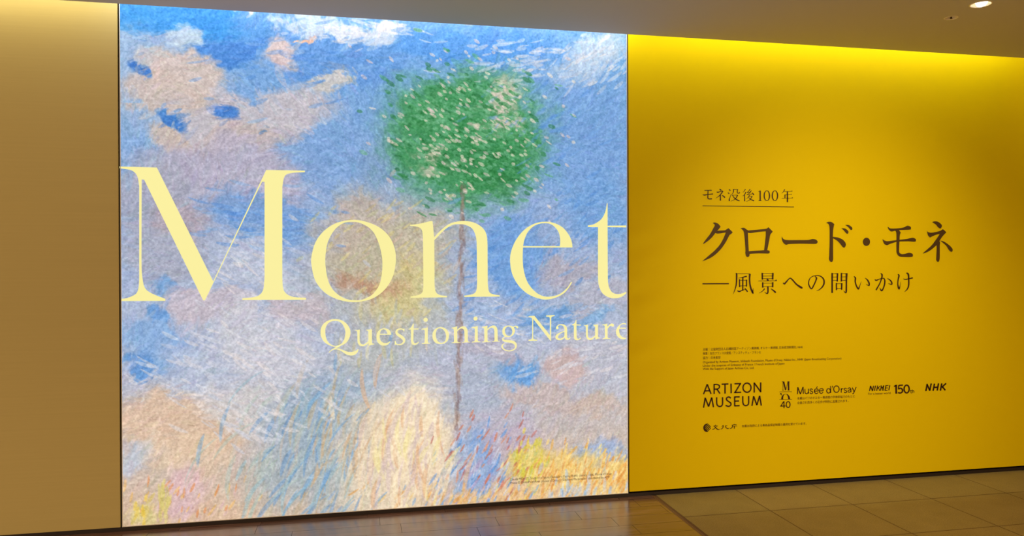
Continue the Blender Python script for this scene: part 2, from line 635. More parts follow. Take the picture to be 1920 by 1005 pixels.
    blob(640, 420, 70, 50, (190, 178, 172), .7, -15, 1.4, .5)
    blob(740, 545, 60, 60, (212, 202, 142), .75, 0, 1.4, .5)
    blob(660, 525, 70, 18, (182, 138, 116), .75, -6, 1.2, .5)
    blob(690, 640, 110, 50, (184, 190, 190), .8, -15, 1.4, .5)
    blob(700, 300, 60, 44, (122, 158, 196), .6, 0, 1.4, .5)
    blob(850, 250, 165, 140, (84, 160, 112), .9, 0, 1.6, .3)
    blob(845, 250, 140, 118, (62, 146, 92), .9, 0, 2.0, .3)
    blob(800, 200, 40, 26, (98, 170, 124), .8, 20, 2.0, .4)
    blob(900, 300, 50, 40, (50, 132, 78), .8, 20, 2.0, .5)
    blob(930, 190, 34, 30, (222, 206, 198), .8, 0, 2.0, .5)
    blob(780, 300, 26, 20, (214, 202, 190), .7, 0, 2.0, .5)
    base = img.copy()

    # dabs: orientation follows the washes, swirling in the sky, upright in the meadow
    bristle = .5 * smooth_noise(2.2) + .5 * smooth_noise(4.5)

    def dab(cx, cy, L, wdt, ang, col, a):
        R = L / 2 + wdt
        sx, sy = NX / W, NY / Hh
        i0, i1 = max(0, int((cx - R) * sx)), min(NX, int((cx + R) * sx) + 2)
        j0, j1 = max(0, int((cy - R) * sy)), min(NY, int((cy + R) * sy) + 2)
        if i1 <= i0 or j1 <= j0: return
        x, y = gx[j0:j1, i0:i1] - cx, gy[j0:j1, i0:i1] - cy
        c, s = math.cos(ang), math.sin(ang)
        p, q = x * c + y * s, -x * s + y * c
        q = q + .0035 * p * p * (1 if L > 20 else 0)
        tp = np.clip(1 - (p / (L / 2)) ** 2, 0, 1)
        k = np.clip((1.25 - np.abs(q) / (wdt / 2 * (.25 + .75 * tp))) * 2.2, 0, 1) * np.clip(tp * 3, 0, 1)
        k = k * a * np.clip(.5 + 1.0 * bristle[j0:j1, i0:i1], 0, 1)
        k = k * (.78 + .22 * np.sin(q * 2.6 + cx))
        img[j0:j1, i0:i1] = img[j0:j1, i0:i1] * (1 - k[..., None]) + col * k[..., None]
    angf = smooth_noise(150) * 3.4 - 1.9

    def run(n, Lr, wr, jit, shift, a):
        for _ in range(n):
            cx, cy = RNG.random() * W, RNG.random() * Hh
            i, j = min(NX - 1, int(cx / W * NX)), min(NY - 1, int(cy / Hh * NY))
            if cy > 760 and 230 < cx < 600: ang = math.radians(104 + RNG.normal() * 7)
            elif cy > 820: ang = math.radians(-62 + RNG.normal() * 14)
            else: ang = angf[j, i] + RNG.normal() * .35
            ii = int(np.clip(i + RNG.normal() * shift, 0, NX - 1)); jj = int(np.clip(j + RNG.normal() * shift, 0, NY - 1))
            g = RNG.normal() * jit
            col = base[jj, ii] + g + RNG.normal(size=3) * jit * .35
            dab(cx, cy, RNG.uniform(*Lr), RNG.uniform(*wr), ang, np.clip(col, 20, 255), a)
    run(1800, (24, 60), (7, 15), 9, 7, .6)
    run(5200, (12, 30), (3, 7), 11, 6, .6)
    run(11000, (5, 14), (1.4, 3.2), 15, 4, .5)
    # bright flower and grass dabs along the foot, and long strokes down the slope

    def scatter(n, x, y, sx, sy, cols, ang, Lr, wr, a=.85):
        for _ in range(n):
            cx, cy = U(x + RNG.normal() * sx, y + RNG.normal() * sy)
            dab(cx, cy, RNG.uniform(*Lr), RNG.uniform(*wr), math.radians(ang + RNG.normal() * 10), np.array(cols[RNG.integers(len(cols))], float), a)
    blue, pale = (96, 154, 222), (206, 214, 232)
    scatter(130, 870, 880, 40, 40, [blue, (130, 170, 226), pale, (176, 168, 206)], -62, (16, 40), (3, 6))
    scatter(60, 900, 850, 50, 45, [(206, 120, 90), (216, 150, 120), (190, 110, 100)], -60, (12, 34), (3, 5))
    scatter(170, 1060, 885, 70, 26, [(244, 214, 130), (236, 182, 90), (250, 232, 160), (224, 160, 90)], -68, (12, 34), (3, 6))
    scatter(60, 975, 870, 20, 28, [(212, 206, 70), (230, 214, 90), (196, 204, 130)], -70, (10, 24), (3, 6))
    scatter(80, 1150, 895, 26, 28, [(240, 200, 110), (226, 160, 80), (246, 222, 150)], -62, (12, 30), (3, 6))
    scatter(130, 880, 935, 130, 12, [(226, 170, 100), (240, 206, 140), (216, 186, 160), (150, 180, 214)], -60, (12, 30), (3, 6))
    scatter(40, 1070, 915, 50, 16, [(150, 184, 220), (186, 206, 226), (204, 206, 210)], -80, (16, 36), (4, 8))
    scatter(40, 350, 945, 60, 20, [(226, 150, 96), (232, 190, 120), (220, 190, 190)], -70, (12, 28), (3, 5))
    scatter(14, 260, 960, 8, 14, [(232, 204, 90), (214, 196, 110)], -80, (14, 30), (4, 7))
    scatter(14, 295, 945, 6, 22, [(220, 210, 130), (206, 196, 120)], -84, (20, 40), (4, 8))
    scatter(90, 520, 860, 60, 70, [(120, 170, 216), (150, 190, 206), (196, 186, 176), (176, 196, 190), (110, 156, 206)], 116, (40, 110), (4, 9), .7)
    scatter(70, 590, 830, 40, 70, [(196, 180, 150), (170, 190, 196), (208, 176, 140), (126, 172, 216)], 106, (40, 110), (4, 9), .7)
    scatter(110, 720, 860, 50, 60, [(246, 232, 200), (240, 222, 190), (226, 180, 140), (214, 196, 196), (244, 234, 170)], 95, (40, 110), (5, 10), .7)
    scatter(60, 670, 640, 60, 30, [(186, 196, 214), (206, 200, 150), (176, 186, 190), (196, 206, 226)], 98, (24, 60), (4, 8), .6)
    scatter(90, 690, 470, 60, 55, [(206, 190, 140), (196, 180, 170), (220, 208, 140), (186, 190, 150), (200, 176, 160)], -40, (14, 40), (4, 8), .6)
    # pale streaks through the clouds and a slender trunk under the leafy mass
    for x, y, sx, sy, a in ((450, 650, 60, 36, 30), (540, 700, 50, 40, 40), (1115, 115, 46, 34, -38), (360, 700, 70, 26, 25), (470, 500, 60, 40, 35), (900, 620, 50, 24, 20),
                            (1090, 660, 60, 40, -20), (640, 60, 90, 12, 5), (960, 110, 70, 20, -10), (420, 780, 50, 40, 35)):
        scatter(60, x, y, sx, sy, [(222, 226, 236), (208, 214, 230), (228, 222, 224), (198, 208, 228)], a, (14, 44), (3, 8), .6)
    for x, y, sx, sy, a in ((560, 120, 90, 50, -15), (1000, 230, 70, 80, -35), (920, 500, 50, 60, -30), (1080, 420, 60, 60, -35), (460, 410, 70, 30, 10)):
        scatter(60, x, y, sx, sy, [(84, 144, 222), (108, 162, 228), (132, 178, 230)], a, (16, 46), (4, 9), .55)
    for k in range(46):
        scatter(3, 842 - k * .35, 350 + k * 10, 3, 4, [(150, 120, 106), (172, 140, 122), (126, 104, 110)], 91, (18, 34), (4, 7), .3)
    # leaves and blossom
    scatter(620, 850, 250, 72, 62, [(46, 132, 74), (70, 156, 98), (90, 170, 120), (38, 116, 66), (110, 180, 140)], 25, (8, 24), (4, 9), .75)
    scatter(260, 860, 245, 84, 74, [(236, 216, 206), (226, 204, 204), (244, 230, 214)], 35, (6, 16), (3, 7), .75)
    # canvas tooth and ridges
    tooth = (RNG.random((NY, NX)) - .5) * 10 + (smooth_noise(2.4) - .5) * 24
    n5, n9 = smooth_noise(4.5), smooth_noise(9)
    ridge = (n5 - np.roll(n5, (2, 2), (0, 1))) * 13 + (n9 - np.roll(n9, (3, 3), (0, 1))) * 9 + (n5 * n9 - .25) * 16
    img += (tooth + ridge)[..., None]
    img = np.clip(img, 0, 255) / 255.
    lin = np.where(img <= .04045, img / 12.92, ((img + .055) / 1.055) ** 2.4)
    return lin


def art_mat(strength):
    mt = bpy.data.materials.new('backlit_painted_film')
    mt.use_nodes = True
    nt = mt.node_tree
    b = nt.nodes['Principled BSDF']
    at = nt.nodes.new('ShaderNodeAttribute'); at.attribute_name = 'paint'
    sc_ = nt.nodes.new('ShaderNodeVectorMath'); sc_.operation = 'SCALE'; sc_.inputs[3].default_value = .35
    L = nt.links.new
    L(at.outputs['Color'], sc_.inputs[0])
    L(sc_.outputs[0], b.inputs['Base Color'])
    L(at.outputs['Color'], b.inputs['Emission Color'])
    b.inputs['Emission Strength'].default_value = strength
    b.inputs['Roughness'].default_value = .6
    b.inputs['Specular IOR Level'].default_value = .25
    return mt


def artwork():
    lin = paint()
    xs = np.linspace(X1 + FW, X2 - FW, NX)
    zs = np.linspace(3.165, Z0 + FW, NY)      # painting ends behind the ceiling edge; the film runs on above it
    zs[0] = Z1 - FW
    gx, gz = np.meshgrid(xs, zs)
    co = np.stack([gx - LBO[0], np.zeros_like(gx), gz - LBO[2]], -1).reshape(-1, 3).astype(np.float32)
    me = bpy.data.meshes.new('artwork_panel')
    idx = np.arange(NX * NY).reshape(NY, NX)
    q = np.stack([idx[:-1, :-1], idx[1:, :-1], idx[1:, 1:], idx[:-1, 1:]], -1).reshape(-1, 4)
    me.vertices.add(NX * NY); me.vertices.foreach_set('co', co.ravel())
    me.loops.add(q.size); me.loops.foreach_set('vertex_index', q.ravel().astype(np.int32))
    me.polygons.add(len(q)); me.polygons.foreach_set('loop_start', (np.arange(len(q)) * 4).astype(np.int32))
    me.update(calc_edges=True)
    a = me.attributes.new('paint', 'FLOAT_COLOR', 'POINT')
    a.data.foreach_set('color', np.concatenate([lin.reshape(-1, 3), np.ones((NX * NY, 1))], 1).astype(np.float32).ravel())
    o = link('artwork_panel', me, art_mat(.87), LB)
    o['label'] = 'translucent printed film painted with loose blue, white and rose brushwork'


artwork()
M_title = mat('pale_yellow_film', tuple(v * .35 for v in srgb((250, 244, 160))), .6, emit=srgb((252, 248, 170)), estr=.83, spec=.25)
M_sub = mat('pale_yellow_film_small', tuple(v * .35 for v in srgb((250, 244, 170))), .6, emit=srgb((252, 248, 178)), estr=.83, spec=.25)
M_credit = mat('grey_print', (.16, .12, .12), .7)


def T(G, name='title_letter', mt=None):
    G.build(name, mt or M_title, LB)


T(Glyph('A').poly('12,72! 240,78! 583,770! 905,93! 1140,97! 1140,107! 1062,111 1018,130 1003,195! 1003,745! 1012,825 1060,862 1147,870! 1147,882! 760,883! 760,873! 845,862 885,825 895,745! 895,166! 880,164! 533,885! 522,886! 163,152! 148,150! 147,640! 152,745 180,825 292,877! 292,889! 22,890! 22,878! 85,862 128,815 133,640! 133,190! 120,128 85,95 14,83!'))
T(Glyph('B').poly('465,162 600,185 720,240 810,330 858,450 863,570 835,700 760,820 640,905 480,937 330,915 200,850 110,740 72,600 72,500 110,370 190,265 310,190',
                  '440,180 540,195 640,260 700,370 733,500 738,620 715,760 650,860 560,910 490,920 390,905 290,840 230,740 203,600 203,490 225,370 285,260 360,198'))
T(Glyph('B').poly('1000,208! 1080,200 1200,172! 1212,178! 1220,260! 1226,328! 1290,260 1370,200 1450,177 1530,173 1620,195 1690,245 1722,310 1730,400! 1732,760! 1745,840 1790,865 1845,873! 1845,885! 1510,888! 1510,876! 1590,862 1625,825 1632,740! 1628,420! 1622,330 1590,250 1530,212 1470,203 1400,210 1320,260 1228,355! 1230,760! 1240,835 1275,868 1348,880! 1348,892! 1005,896! 1005,884! 1085,868 1120,835 1125,750! 1122,330! 1112,262 1080,230 1000,218!'))
T(Glyph('C').poly('686,450! 680,400 655,340 600,272 520,230 430,219 340,238 250,295 175,390 132,500 128,600 150,700 210,800 300,875 420,915 520,905 610,860 660,800 683,762! 672,760! 640,810 570,868 490,890 420,885 350,845 285,765 250,660 240,560 242,450!',
                  '243,438! 255,380 290,305 350,252 430,232 500,245 555,300 575,370 573,438!'))
T(Glyph('C').poly('825,252! 880,240 945,195 980,130 995,52! 1001,55! 1001,255! 1168,252! 1168,270! 1001,268! 1003,740! 1012,800 1040,850 1085,868 1130,862 1168,847! 1168,862! 1130,890 1080,905 1020,900 960,865 925,800 915,730! 915,268! 825,266!'))

# second line on the light box, letter by letter
S = 'subtitle_letter'
g = Glyph('D').poly('375,175 480,195 570,255 628,340 643,410 628,500 575,590 490,645 390,670 290,655 190,600 125,510 105,420 120,320 180,240 270,190',
                    '375,208 450,225 515,290 548,380 550,440 530,540 480,615 400,655 320,645 245,590 205,510 192,430 195,340 235,260 300,218')
T(g.poly('470,645! 420,680 375,710! 430,705 520,735 610,765 690,760 750,735 780,708! 788,720! 770,770 720,815 650,828 570,810 480,750 410,722 350,722 300,745 258,782! 252,772! 300,725 360,690 400,655!'), S, M_sub)


def shift(s, dx, dy, kx=1, ky=1, ox=0, oy=0):
    out = []
    for t in s.split():
        c = '!' if t.endswith('!') else ''
        v = [float(q) for q in t.rstrip('!').split(',')]
        v[0] = (v[0] - ox) * kx + ox + dx
        v[1] = (v[1] - oy) * ky + oy + dy
        if len(v) > 2: v[2] *= (kx + ky) / 2
        out.append(','.join('%.1f' % q for q in v) + c)
    return ' '.join(out)


u_ = '722,368! 760,372 800,362! 812,365! 808,450 808,560! 820,605 860,630 910,615 965,570! 965,440! 960,395 920,372! 920,366! 1025,358! 1028,365! 1028,590! 1038,612 1070,618! 1070,628! 1010,640 985,652! 972,645! 970,600! 930,635 870,662 810,650 775,605 768,560! 766,430! 758,392 722,378!'
e_ = '1378,455! 1350,385 1300,350 1240,340 1170,365 1120,430 1108,500 1125,580 1180,635 1240,650 1310,635 1362,580! 1352,572! 1300,602 1240,602 1190,570 1168,510 1170,455!'
eh = '1172,440! 1188,385 1232,358 1280,380 1310,438!'
t_ = '1685,352! 1725,330 1765,255! 1778,258! 1775,345! 1865,342! 1860,362! 1775,362! 1770,560! 1785,600 1820,608 1865,580! 1870,590! 1840,625 1790,640 1745,620 1728,570! 1728,362! 1685,362!'
i_ = '100,352! 150,340 210,325! 212,560! 218,595 258,605! 258,615! 105,622! 105,610! 150,598 158,560! 158,400! 150,368 100,362!'
n_ = '638,330! 690,318 735,305! 740,310! 740,370! 780,330 840,305 890,315 920,355 928,400! 930,550! 938,578 972,585! 972,592! 830,598! 830,588! 865,580 872,550! 868,400! 855,360 820,345 785,355 740,395! 742,560! 750,585 798,595! 798,602! 638,606! 638,597! 675,588 682,560! 680,390! 670,350 638,342!'
T(Glyph('D').poly(u_), S, M_sub)
T(Glyph('D').poly(e_, eh), S, M_sub)
T(Glyph('D').rib('1606,380,12 1570,354,18 1530,352,22 1485,370,30 1467,410,38 1490,450,46 1550,490,54 1598,535,48 1603,580,36 1570,618,26 1520,634,18 1470,625,16 1446,590,14')
  .poly([(1590, 350), (1612, 345), (1608, 400), (1598, 400)]).poly([(1438, 565), (1450, 562), (1468, 625), (1435, 642)]), S, M_sub)
T(Glyph('D').poly(t_), S, M_sub)
T(Glyph('E').poly(i_).oval(173, 187, 38, 37), S, M_sub)
T(Glyph('E').poly('440,318 530,345 585,415 592,470 575,550 520,605 440,622 360,605 310,550 295,480 305,410 355,345', '435,340 495,370 530,430 540,490 525,560 490,592 450,600 395,575 365,520 355,460 365,390 395,350'), S, M_sub)
T(Glyph('E').poly(n_), S, M_sub)
T(Glyph('E').poly(shift(i_, 897, -27)).oval(1068, 167, 37, 36), S, M_sub)
T(Glyph('E').poly(shift(n_, 547, -15, .96, 1, 638)), S, M_sub)
T(Glyph('E').poly('1660,290 1730,305 1770,350 1775,400 1745,460 1680,495 1610,490 1560,450 1548,395 1560,340 1600,305', '1660,308 1705,330 1728,390 1715,450 1675,478 1630,465 1600,420 1598,365 1620,325')
  .rib('1735,328,16 1775,305,18 1815,310,26').oval(1818, 322, 19, 19)
  .rib('1605,485,14 1565,515,20 1560,545,28 1600,566,40 1680,575,46 1755,595,48 1790,640,40 1785,690,26 1740,730,20 1660,745,18 1585,722,20 1548,680,26 1550,645,22 1590,612,8'), S, M_sub)
T(Glyph('F').poly('100,208! 200,200! 465,530! 465,250! 455,225 402,215! 402,197! 548,190! 548,205! 500,220 488,250! 487,630! 475,628! 180,255! 180,570! 190,600 252,615! 252,628! 100,632! 100,615! 150,600 163,570! 163,260! 150,235 100,220!'), S, M_sub)
T(Glyph('F').rib('592,415,40 592,388,22 620,360,16 670,355,22 715,375,36 738,420,46 740,480,46 740,560,46 755,595,36 790,600,20 818,572,10').oval(594, 412, 22, 22)
  .rib('722,465,14 660,490,18 605,525,36 582,570,44 605,600,34 650,605,28 700,580,20 722,555,12'), S, M_sub)
T(Glyph('F').poly('845,350! 890,325 912,270! 922,272! 922,350! 1000,355! 1000,368! 922,366! 925,550! 935,590 965,595 995,572! 1000,585! 975,608 930,622 890,605 878,560! 876,366! 845,362!'), S, M_sub)
T(Glyph('F').poly(shift(u_, 326, -8, .795, .875, 722, 362)), S, M_sub)
T(Glyph('F').poly('1365,352! 1410,345 1450,335! 1453,390! 1480,360 1520,335 1555,342 1565,365 1552,388 1530,386 1515,372 1490,382 1455,425! 1455,560! 1465,582 1505,588! 1505,595! 1370,600! 1370,590! 1402,580 1410,560! 1408,410! 1400,370 1365,362!'), S, M_sub)
T(Glyph('F').poly('1770,333! 1740,328 1690,338 1630,390 1600,460 1610,530 1660,585 1720,605 1770,597! 1770,578! 1730,575 1680,540 1655,480 1652,425! 1770,425! 1770,405! 1658,405! 1680,362 1730,345 1770,358!'), S, M_sub)
text_line('credit_line', 'Claude MONET, Study of a Figure Outdoors (Facing Right) (detail), 1886, Musée d\'Orsay', (956, 901), (1147, 890), 4.6, M_credit, LB)
text_line('credit_line', 'Photo © GrandPalaisRmn (musée d\'Orsay) / Stéphane Maréchalle / distributed by AMF', (957, 907.6), (1143, 896.5), 4.6, M_credit, LB)

# ------------------------------------------------------------------ the yellow wall graphic with its printing
BX0, BX1 = 3.664, 6.864
WB = thing('wall_banner', ((BX0 + BX1) / 2, 0, .036), 'large plain yellow wall graphic with dark brown Japanese lettering right of the light box', 'wall graphic')
WBO = np.array(WB.location)
M_yel = noise_bump(mat('yellow_graphic_film', (.84, .63, .001), .55, spec=.08), 160, .06, .001)
M_ink = noise_bump(mat('dark_brown_print', (.085, .045, .012), .55, spec=.3), 40, .05, .001)
M_ink2 = mat('deep_brown_print', (.05, .016, .006), .55, spec=.3)


def sheet():
    nx, nz = 220, 150
    xs, zs = np.linspace(BX0, BX1, nx), np.linspace(.036, 3.6, nz)
    gx, gz = np.meshgrid(xs, zs)
    d = gx - BX0
    # soft sags of the film near its left side and a few faint long ones
    k = np.exp(-(d / .22) ** 2) * np.clip((gz - .5) / .5, 0, 1) * np.clip((2.1 - gz) / .5, 0, 1) * np.clip(d / .03, 0, 1)
    y = .0016 * k * (np.sin(gz * 22 - d * 14) + .5 * np.sin(gz * 39 + 1.3 - d * 9))
    vs = np.stack([gx - WBO[0], y + .0006, gz - WBO[2]], -1).reshape(-1, 3)
    idx = np.arange(nx * nz).reshape(nz, nx)
    q = np.stack([idx[:-1, :-1], idx[:-1, 1:], idx[1:, 1:], idx[1:, :-1]], -1).reshape(-1, 4)
    me = mesh('yellow_sheet', vs, q)
    me.polygons.foreach_set('use_smooth', [True] * len(q))
    o = link('yellow_sheet', me, M_yel, WB)
    o['label'] = 'plain yellow film, slightly rippled beside the light box'
    boxes('backing_board', [((BX0 - WBO[0], .006, 0), (BX1 - WBO[0], .07, 3.56))], mat('backing_board', (.5, .36, .02), .7), WB)


sheet()


def Y(G, name, mt=None):
    return G.build(name, mt or M_ink, WB)


K = 'heading_character'
Y(Glyph('H').poly('268,133! 300,127 345,145 378,185! 355,215 332,240! 440,235! 458,222 488,205! 545,262! 525,285 500,300! 490,322 430,430 350,530 250,610 125,665! 130,657! 220,580 300,510 370,430 420,340 450,265! 345,280 305,272! 260,330 200,385 138,425! 133,420! 175,360 230,290 275,210 298,165 285,145!'), K)
Y(Glyph('H').poly('653,208! 700,200 740,225 760,237! 860,228 1000,215 1020,208! 1040,192! 1100,252! 1078,280! 1065,300 1050,380 1028,490 1024,510! 1055,520 1055,550 1035,558! 900,555 780,562! 775,590 755,605 730,590 720,545! 722,500 712,350 700,260 680,225!',
                  '755,268! 800,272 900,258 1003,248! 1003,310 990,430 980,510! 850,518 768,525! 762,420!'), K)
Y(Glyph('H').poly('1228,318! 1240,345 1262,362 1310,370 1450,370 1590,368 1650,355 1700,365 1722,392 1710,415 1680,423 1500,420 1330,425 1285,435 1245,405 1225,355'), K)
Y(Glyph('I').poly('65,132! 100,117 145,122 180,150! 172,185 163,240 160,325! 165,325! 230,335 290,360 330,400 340,440 320,475 295,465 260,420 220,380 163,345! 163,550 163,640 150,670 125,668 107,635 110,580 115,400 115,220 108,165 90,140!')
  .poly('275,205! 330,210 372,245 372,275 355,283 335,265 305,230').poly('328,160! 380,162 425,195 428,222 410,230 385,205 360,180'), K)
Y(Glyph('I').oval(625, 394, 50, 57), K)
Y(Glyph('I').poly('918,183! 940,200 970,210 1050,208 1140,195 1190,172 1235,185 1240,215 1225,225 1075,232! 1100,265! 1088,300 1083,365! 1180,355 1265,338 1305,355 1310,380 1290,392 1200,388 1083,390! 1078,480 1080,540 1110,563 1160,560 1215,545 1260,560 1268,585 1250,603 1150,605 1080,595 1045,550 1040,480 1040,395! 960,420 910,443! 870,420 845,355! 880,378 930,385 1040,370! 1040,290 1035,255 1020,240! 985,250 960,248 930,220'), K)
Y(Glyph('I').poly('1535,122! 1560,112 1610,115 1655,145 1670,175 1650,210 1620,195 1585,155')
  .poly('1462,240! 1480,260 1520,268 1580,260 1650,240 1685,222 1732,262! 1700,295 1670,330 1635,385! 1645,405 1640,450 1640,580 1635,650 1615,672 1592,650 1592,600 1597,500 1597,440! 1540,490 1480,530 1410,558! 1405,552! 1460,505 1530,440 1590,360 1640,285! 1580,300 1505,335! 1475,300')
  .poly('1645,378! 1700,392 1770,440 1815,490 1815,525 1795,532 1765,505 1730,450 1680,405'), K)

K = 'upper_line_character'
Y(Glyph('G').rib('200,163,14! 330,160,16!', '265,163,14 262,240,16 262,295,18 280,315,18 335,312,20', '168,240,10 200,246,20 270,236,14 355,226,18'), K, M_ink2)
Y(Glyph('G').rib('466,138,10 485,148,20 502,165,20', '420,188,10 440,196,20 480,186,12 530,172,16', '532,174,20 490,235,16 450,272,12 400,305,5', '487,240,16 487,345,22', '515,250,8 545,268,20 568,292,22'), K, M_ink2)
Y(Glyph('G').rib('640,140,8 665,167,22', '618,200,8 645,222,20', '675,235,6 658,290,10 646,330,20 650,355,18', '720,140,16 720,190,14 702,225,8 680,242,5', '720,147,8! 795,145,8!', '795,142,16 790,200,14 805,212,14 830,206,16 828,188,6',
                 '690,250,8! 800,245,8!', '795,248,18 765,300,14 725,335,10 670,358,5', '705,255,8 745,305,16 790,335,20 832,352,14'), K, M_ink2)
Y(Glyph('G').rib('935,140,16 915,175,10 890,200,5', '945,190,16 920,235,12 885,267,5', '922,240,14! 922,358,18!', '1020,140,14 990,180,12 968,198,10 1010,196,10 1030,176,8', '1042,165,14 1005,215,12 960,242,8 1010,236,8 1060,225,8', '1050,200,8 1075,225,18 1088,248,18',
                 '1012,245,12 985,285,10 952,314,5', '1000,270,8! 1055,266,8!', '1058,262,14 1032,310,12 1000,340,10 950,362,5', '992,288,6 1030,322,14 1090,350,20'), K, M_ink2)
Y(Glyph('G').rib('1168,186,6 1198,172,12', '1200,166,22! 1200,345,22!', '1170,348,9! 1226,346,9!'), K, M_ink2)
Y(Glyph('G').oval(1320, 257, 58, 95, 37, 84), K, M_ink2)
Y(Glyph('G').oval(1465, 257, 58, 95, 37, 84), K, M_ink2)
Y(Glyph('G').rib('1640,145,16 1620,182,12 1588,215,5', '1630,185,8! 1770,180,8!', '1690,180,20! 1690,372,24!', '1645,242,8! 1765,236,8!', '1645,236,16! 1645,300,16!', '1585,303,8! 1785,298,8!').uroko((1780, 182, 18), (1770, 238, 14), (1788, 301, 18)), K, M_ink2)
Y(Glyph('G').rib('165,440,12! 1805,460,12!'), 'underline', M_ink2)

K = 'lower_line_character'
Y(Glyph('J').rib('65,293,20! 518,290,20!'), 'dash', M_ink2)
Y(Glyph('J').rib('635,112,10 650,130,26 650,230,24 642,320,20 620,400,14 590,468,5', '640,122,8! 885,122,8!', '878,125,32 873,200,26 878,290,26 895,370,28 925,440,30 936,462,12', '925,450,22 932,410,12 936,368,4', '825,165,24 750,182,14 680,196,5',
                 '700,215,20! 702,350,20!', '695,234,8! 830,230,8!', '695,330,8! 828,326,8!', '822,222,22! 820,342,20!', '757,180,22! 755,412,20!', '665,410,16 695,425,22 750,404,14 810,384,8', '790,365,8 815,398,20 838,430,22'), K, M_ink2)
Y(Glyph('J').rib('1090,106,26! 1092,222,24!', '1272,106,28! 1268,220,26!', '1090,120,8! 1270,118,8!', '1090,162,8! 1270,160,8!', '1090,205,8! 1270,203,8!', '1170,210,22 1195,238,28', '1022,245,9! 1335,240,9!', '1098,268,24! 1098,360,24!', '1270,266,26! 1268,352,26!', '1098,283,8! 1270,280,8!', '1098,340,8! 1270,337,8!',
                 '1187,340,24 1187,435,24 1170,460,18 1128,432,5', '1132,375,20 1092,420,12 1035,452,5', '1238,375,8 1290,415,24 1322,446,26').uroko((1342, 243, 26)), K, M_ink2)
Y(Glyph('J').rib('1445,275,12 1470,292,28 1500,262,24 1545,212,18 1575,198,18 1612,230,22 1680,305,26 1755,355,34 1780,366,20'), K, M_ink2)
Y(Glyph('K').rib('165,255,8 192,285,26 180,330,22 150,400,22 108,468,22 72,430,20 56,370,18 75,300,14 125,258,12 200,243,14 270,260,18 315,310,24 320,380,26 290,440,22 240,485,14 190,508,5'), K, M_ink2)
Y(Glyph('K').rib('460,198,28! 460,542,28!', '460,215,9! 555,210,9!', '552,203,28! 548,346,22!', '460,268,8! 550,266,8!', '460,326,8! 550,324,8!', '620,198,24! 618,346,24!', '620,212,9! 710,208,9!', '708,203,34 704,350,26 702,510,26 688,536,18 655,503,5', '620,266,8! 705,264,8!', '620,326,8! 705,323,8!',
                 '533,368,22! 535,492,22!', '535,382,9! 625,380,9!', '625,372,28! 622,487,22!', '535,465,9! 625,462,9!'), K, M_ink2)
Y(Glyph('K').rib('832,255,8 858,285,26 856,350,22 876,420,22 908,470,28 925,440,16 960,345,4', '1025,285,8 1065,320,20 1092,370,26 1090,415,18 1040,388,4'), K, M_ink2)
Y(Glyph('K').rib('1190,310,12 1215,325,22 1270,305,14 1335,290,16 1360,315,20 1360,380,24 1337,460,22 1305,502,26 1275,450,5', '1290,205,12 1315,232,26 1305,300,20 1270,390,20 1212,492,24', '1405,290,8 1450,320,18 1480,360,24 1478,395,18 1420,375,4'), K, M_ink2)
Y(Glyph('K').rib('1585,218,10 1605,245,26 1590,320,20 1585,400,20 1605,470,28 1620,430,12 1636,350,4', '1680,298,8 1715,310,18 1780,297,16 1842,282,24', '1730,200,14 1762,218,30 1772,300,24 1772,400,24 1750,470,20 1700,525,5'), K, M_ink2)

K = 'small_print_line'
sm = mat('small_brown_print', (.12, .055, .012), .6, spec=.3)
for body, p0, p1, h in (
        ('主催｜公益財団法人石橋財団アーティゾン美術館, オルセー美術館, 日本経済新聞社, NHK', (1318, 657.3), (1505.5, 652.6), 4.9),
        ('後援｜在日フランス大使館／アンスティチュ・フランセ', (1318, 664.8), (1426.5, 662.7), 4.9),
        ('協力｜日本航空', (1318, 673.2), (1351, 672.2), 4.9),
        ('Organized by Artizon Museum, Ishibashi Foundation, Musée d\'Orsay, Nikkei Inc., NHK (Japan Broadcasting Corporation)', (1318, 681.0), (1577.5, 673.8), 4.4),
        ('Under the auspices of Embassy of France / French Institute of Japan', (1318, 687.8), (1471, 683.3), 4.4),
        ('With the Support of Japan Airlines Co., Ltd.', (1318, 693.8), (1414, 691.5), 4.4),
        ('本展はパリのオルセー美術館の学術的協力のもとに', (1495, 749.1), (1603, 745.0), 4.9),
        ('企画され数多くの名作が特別に出展されます。', (1495, 757.4), (1591, 753.6), 4.9),
        ('本展は政府による美術品保証制度の適用を受けています。', (1391, 801.0), (1512, 796.0), 4.6),
        ('For a better world', (1628.2, 740.2), (1670, 738.6), 4.0)):
    text_line(K, body, p0, p1, h, sm, WB)

Y(Glyph('L').line(25, (92, 342, 163, 155), (163, 155, 234, 337), (118, 280, 210, 276), (293, 336, 293, 148), (345, 245, 402, 332), (432, 155, 562, 149), (498, 150, 498, 330), (611, 143, 613, 325), (675, 146, 800, 143), (785, 146, 685, 312), (668, 311, 802, 306),
                  (1048, 312, 1048, 122), (1048, 130, 1172, 300), (1170, 305, 1170, 120))
  .rib('293,160,24 350,160,24 388,180,24 390,215,24 358,243,24 293,248,24').oval(912, 220, 88, 99, 63, 73)
  .line(25, (92, 598, 125, 408), (125, 415, 188, 575), (188, 575, 247, 405), (247, 405, 280, 588), (680, 385, 680, 570), (680, 395, 773, 392), (680, 474, 763, 470), (680, 562, 773, 557), (1005, 562, 1038, 380), (1038, 385, 1098, 548), (1098, 548, 1150, 372), (1150, 372, 1182, 557))
  .rib('340,400,25! 341,510,25 362,560,25 402,574,25 438,556,25 451,510,25 450,398,25', '608,418,25 572,395,25 532,410,25 527,448,25 565,480,25 606,512,25 604,550,25 562,572,25 508,552,25', '832,380,25! 834,495,25 855,545,25 893,556,25 930,540,25 943,495,25 942,378,25'), 'museum_wordmark', M_ink2)
